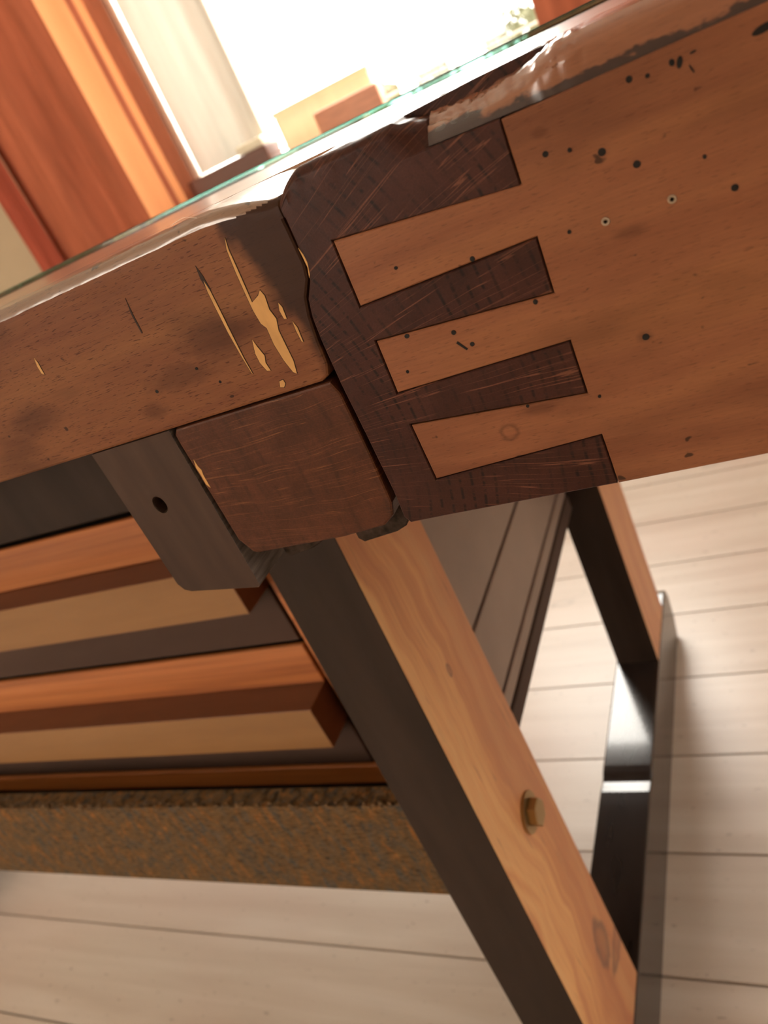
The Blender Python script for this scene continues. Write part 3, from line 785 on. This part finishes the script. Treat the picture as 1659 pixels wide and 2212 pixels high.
for i, z0 in enumerate((0.3955, 0.5505)):
    x0, x1 = -1.297, -0.4120
    dr = obj('drawer', box(x0, x1, CYF + 0.001, CYF + 0.021, z0, z0 + 0.0580, 0.0008, 1), M_['paint_drawer'], cab)
    tag(dr, ['lower drawer above the orange bottom rail', 'upper drawer under the dark top rail'][i])
    obj('front_strip', box(x0, x1, CYF + 0.0005, CYF + 0.0055, z0 + 0.1055, z0 + 0.1495, 0.0008, 1), M_['orange_wood'], dr)
    obj('drawer_box', box(x0, x1, CYF + 0.0058, CYF + 0.0215, z0 + 0.0585, z0 + 0.1480), M_['black_gap'], dr)
    pb = bmesh.new(); zp0, zp1 = z0 + 0.0583, z0 + 0.1052
    add_box(pb, x0, x1, 0.4125, CYF + 0.0055, zp0, zp1, 0.0006, 1)
    pb.normal_update(); bmesh.ops.recalc_face_normals(pb, faces=pb.faces[:])
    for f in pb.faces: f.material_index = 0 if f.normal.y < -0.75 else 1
    obj('pull_bar', pb, [M_['tan_wood'], M_['pull_shade']], dr)

# ------------------------------------------------------------------ curtains
def curtain(name, x0, x1, y, z0, z1, m, label, folds, amp, backlit_band=True, seed=1):
    bm = bmesh.new(); nx, nz = 150, 46; rows = []
    th = 0.0016
    for i in range(nx + 1):
        u = i / nx; row = []
        for k in range(nz + 1):
            v = k / nz
            x = x0 + (x1 - x0) * u; z = z0 + (z1 - z0) * v
            a = amp * (0.7 + 0.3 * (1 - v))
            d = a * math.sin(folds * 2 * math.pi * u + seed) + 0.4 * a * math.sin(folds * 3.7 * math.pi * u + 2.1 * seed)
            d += 0.006 * mnoise.noise(Vector((x * 6, z * 2, seed)))
            x += 0.02 * (1 - v) * (u - 0.5)
            row.append(bm.verts.new((x, y + d, z)))
        rows.append(row)
    for i in range(nx):
        for k in range(nz):
            bm.faces.new((rows[i][k], rows[i + 1][k], rows[i + 1][k + 1], rows[i][k + 1]))
    if m is M_['curtain'] and backlit_band:
        bm.faces.ensure_lookup_table()
        for q, f in enumerate(bm.faces):
            u = (q // nz) / nx
            f.material_index = 1 if 0.79 < u < 0.94 or u > 0.965 else 0  # bands of lighter cloth paint the backlit edge
        m = [m, M_['curtain_backlit']]
    o = obj(name, bm, m, None, True)
    return tag(o, label, 'curtain')
curtain('curtain', -1.975, -1.452, 2.09, 0.25, 2.2, M_['curtain'], 'wide orange red curtain hanging left of the window', 2.0, 0.028, True, 1.2)
curtain('curtain', -2.05, -1.945, 2.075, 0.25, 2.2, M_['curtain_red'], 'narrow dark red strip for the shaded curtain fold at the far left beside the beige wall', 0.5, 0.02, True, 0.4)
curtain('curtain', -0.36, 0.10, 2.09, 0.25, 2.2, M_['curtain'], 'red curtain hanging right of the window above the bench corner', 2.0, 0.03, False, 2.2)
curtain('net_curtain', -1.450, -1.205, 2.262, 0.93, 2.02, M_['net'], 'cream net curtain over the left part of the window', 1.6, 0.010, True, 0.9)
rod = bmesh.new(); disc_cyl(rod, (-2.2, 2.09, 2.205), 0, 0.012, 2.5, 14)
tag(obj('curtain_rod', rod, M_['frame_brown']), 'brown curtain rod above the window', 'rod')

# ------------------------------------------------------------------ things on the window sill
def tagbox(name, b, m, label, cat, lid=None):
    root = empty(name, ((b[0] + b[1]) / 2, (b[2] + b[3]) / 2, b[4]), label, cat)
    obj('body', box(*b, 0.004, 2), m, root)
    if lid:
        obj('lid', box(b[0] - 0.003, b[1] + 0.003, b[2] - 0.003, b[3] + 0.003, b[5], b[5] + lid[0], 0.003, 2), lid[1], root)
    return root
tagbox('storage_box', (-0.995, -0.80, 2.17, 2.22, 0.8865, 0.938), M_['box_red'], 'flat red brown wooden box on the window sill', 'box')
tagbox('fabric_box', (-1.135, -0.83, 2.228, 2.255, 0.8865, 0.972), M_['peach'], 'pale peach fabric box standing behind the red brown box', 'box', (0.014, M_['peach']))
tagbox('planter', (-1.455, -1.165, 2.17, 2.255, 0.8865, 0.926), M_['box_dark'], 'long dark brown planter at the foot of the net curtain', 'planter')
tagbox('cream_block', (-1.262, -1.172, 2.18, 2.24, 0.9265, 0.950), M_['cream'], 'pale cream block lying on the right end of the planter', 'block')

# ------------------------------------------------------------------ outside
tag(obj('lawn', box(-14, 14, 2.6, 26, -0.35, -0.25), M_['lawn']), None, None, None, 'structure')
def shrub(x, y, ztop, r, label, seed):
    rnd = random.Random(seed)
    root = empty('shrub', (x, y, -0.25), label, 'shrub', None)
    bm = bmesh.new(); disc_cyl(bm, (x, y, -0.25), 2, 0.04, ztop, 8, 0.02); obj('stem', bm, M_['bark'], root)
    bm = bmesh.new(); rz = 0.62; zc = ztop - rz
    for i in range(2600):
        t = rnd.uniform(0, 2 * math.pi); ph = math.acos(rnd.uniform(-1, 1)); rr = rnd.uniform(0.5, 1.0)
        c = Vector((x + rr * r * math.sin(ph) * math.cos(t), y + rr * r * math.sin(ph) * math.sin(t), zc + rz * rr * math.cos(ph)))
        a = Vector((rnd.uniform(-1, 1), rnd.uniform(-1, 1), rnd.uniform(-1, 1))).normalized(); b = a.orthogonal().normalized()
        s = 0.045
        bm.faces.new([bm.verts.new(c + a * s), bm.verts.new(c + b * s * 0.55), bm.verts.new(c - a * s), bm.verts.new(c - b * s * 0.55)])
    tag(obj('foliage', bm, M_['leaf'], root), None, None, None, 'stuff')
shrub(-1.68, 4.6, 0.972, 0.20, 'small pale shrub outside, leftmost behind the red brown box', 1)
shrub(-1.76, 6.0, 1.025, 0.36, 'pale shrub outside, middle one of the three', 3)
shrub(-1.52, 7.7, 1.090, 0.50, 'pale shrub outside, tallest, beside the right curtain', 2)
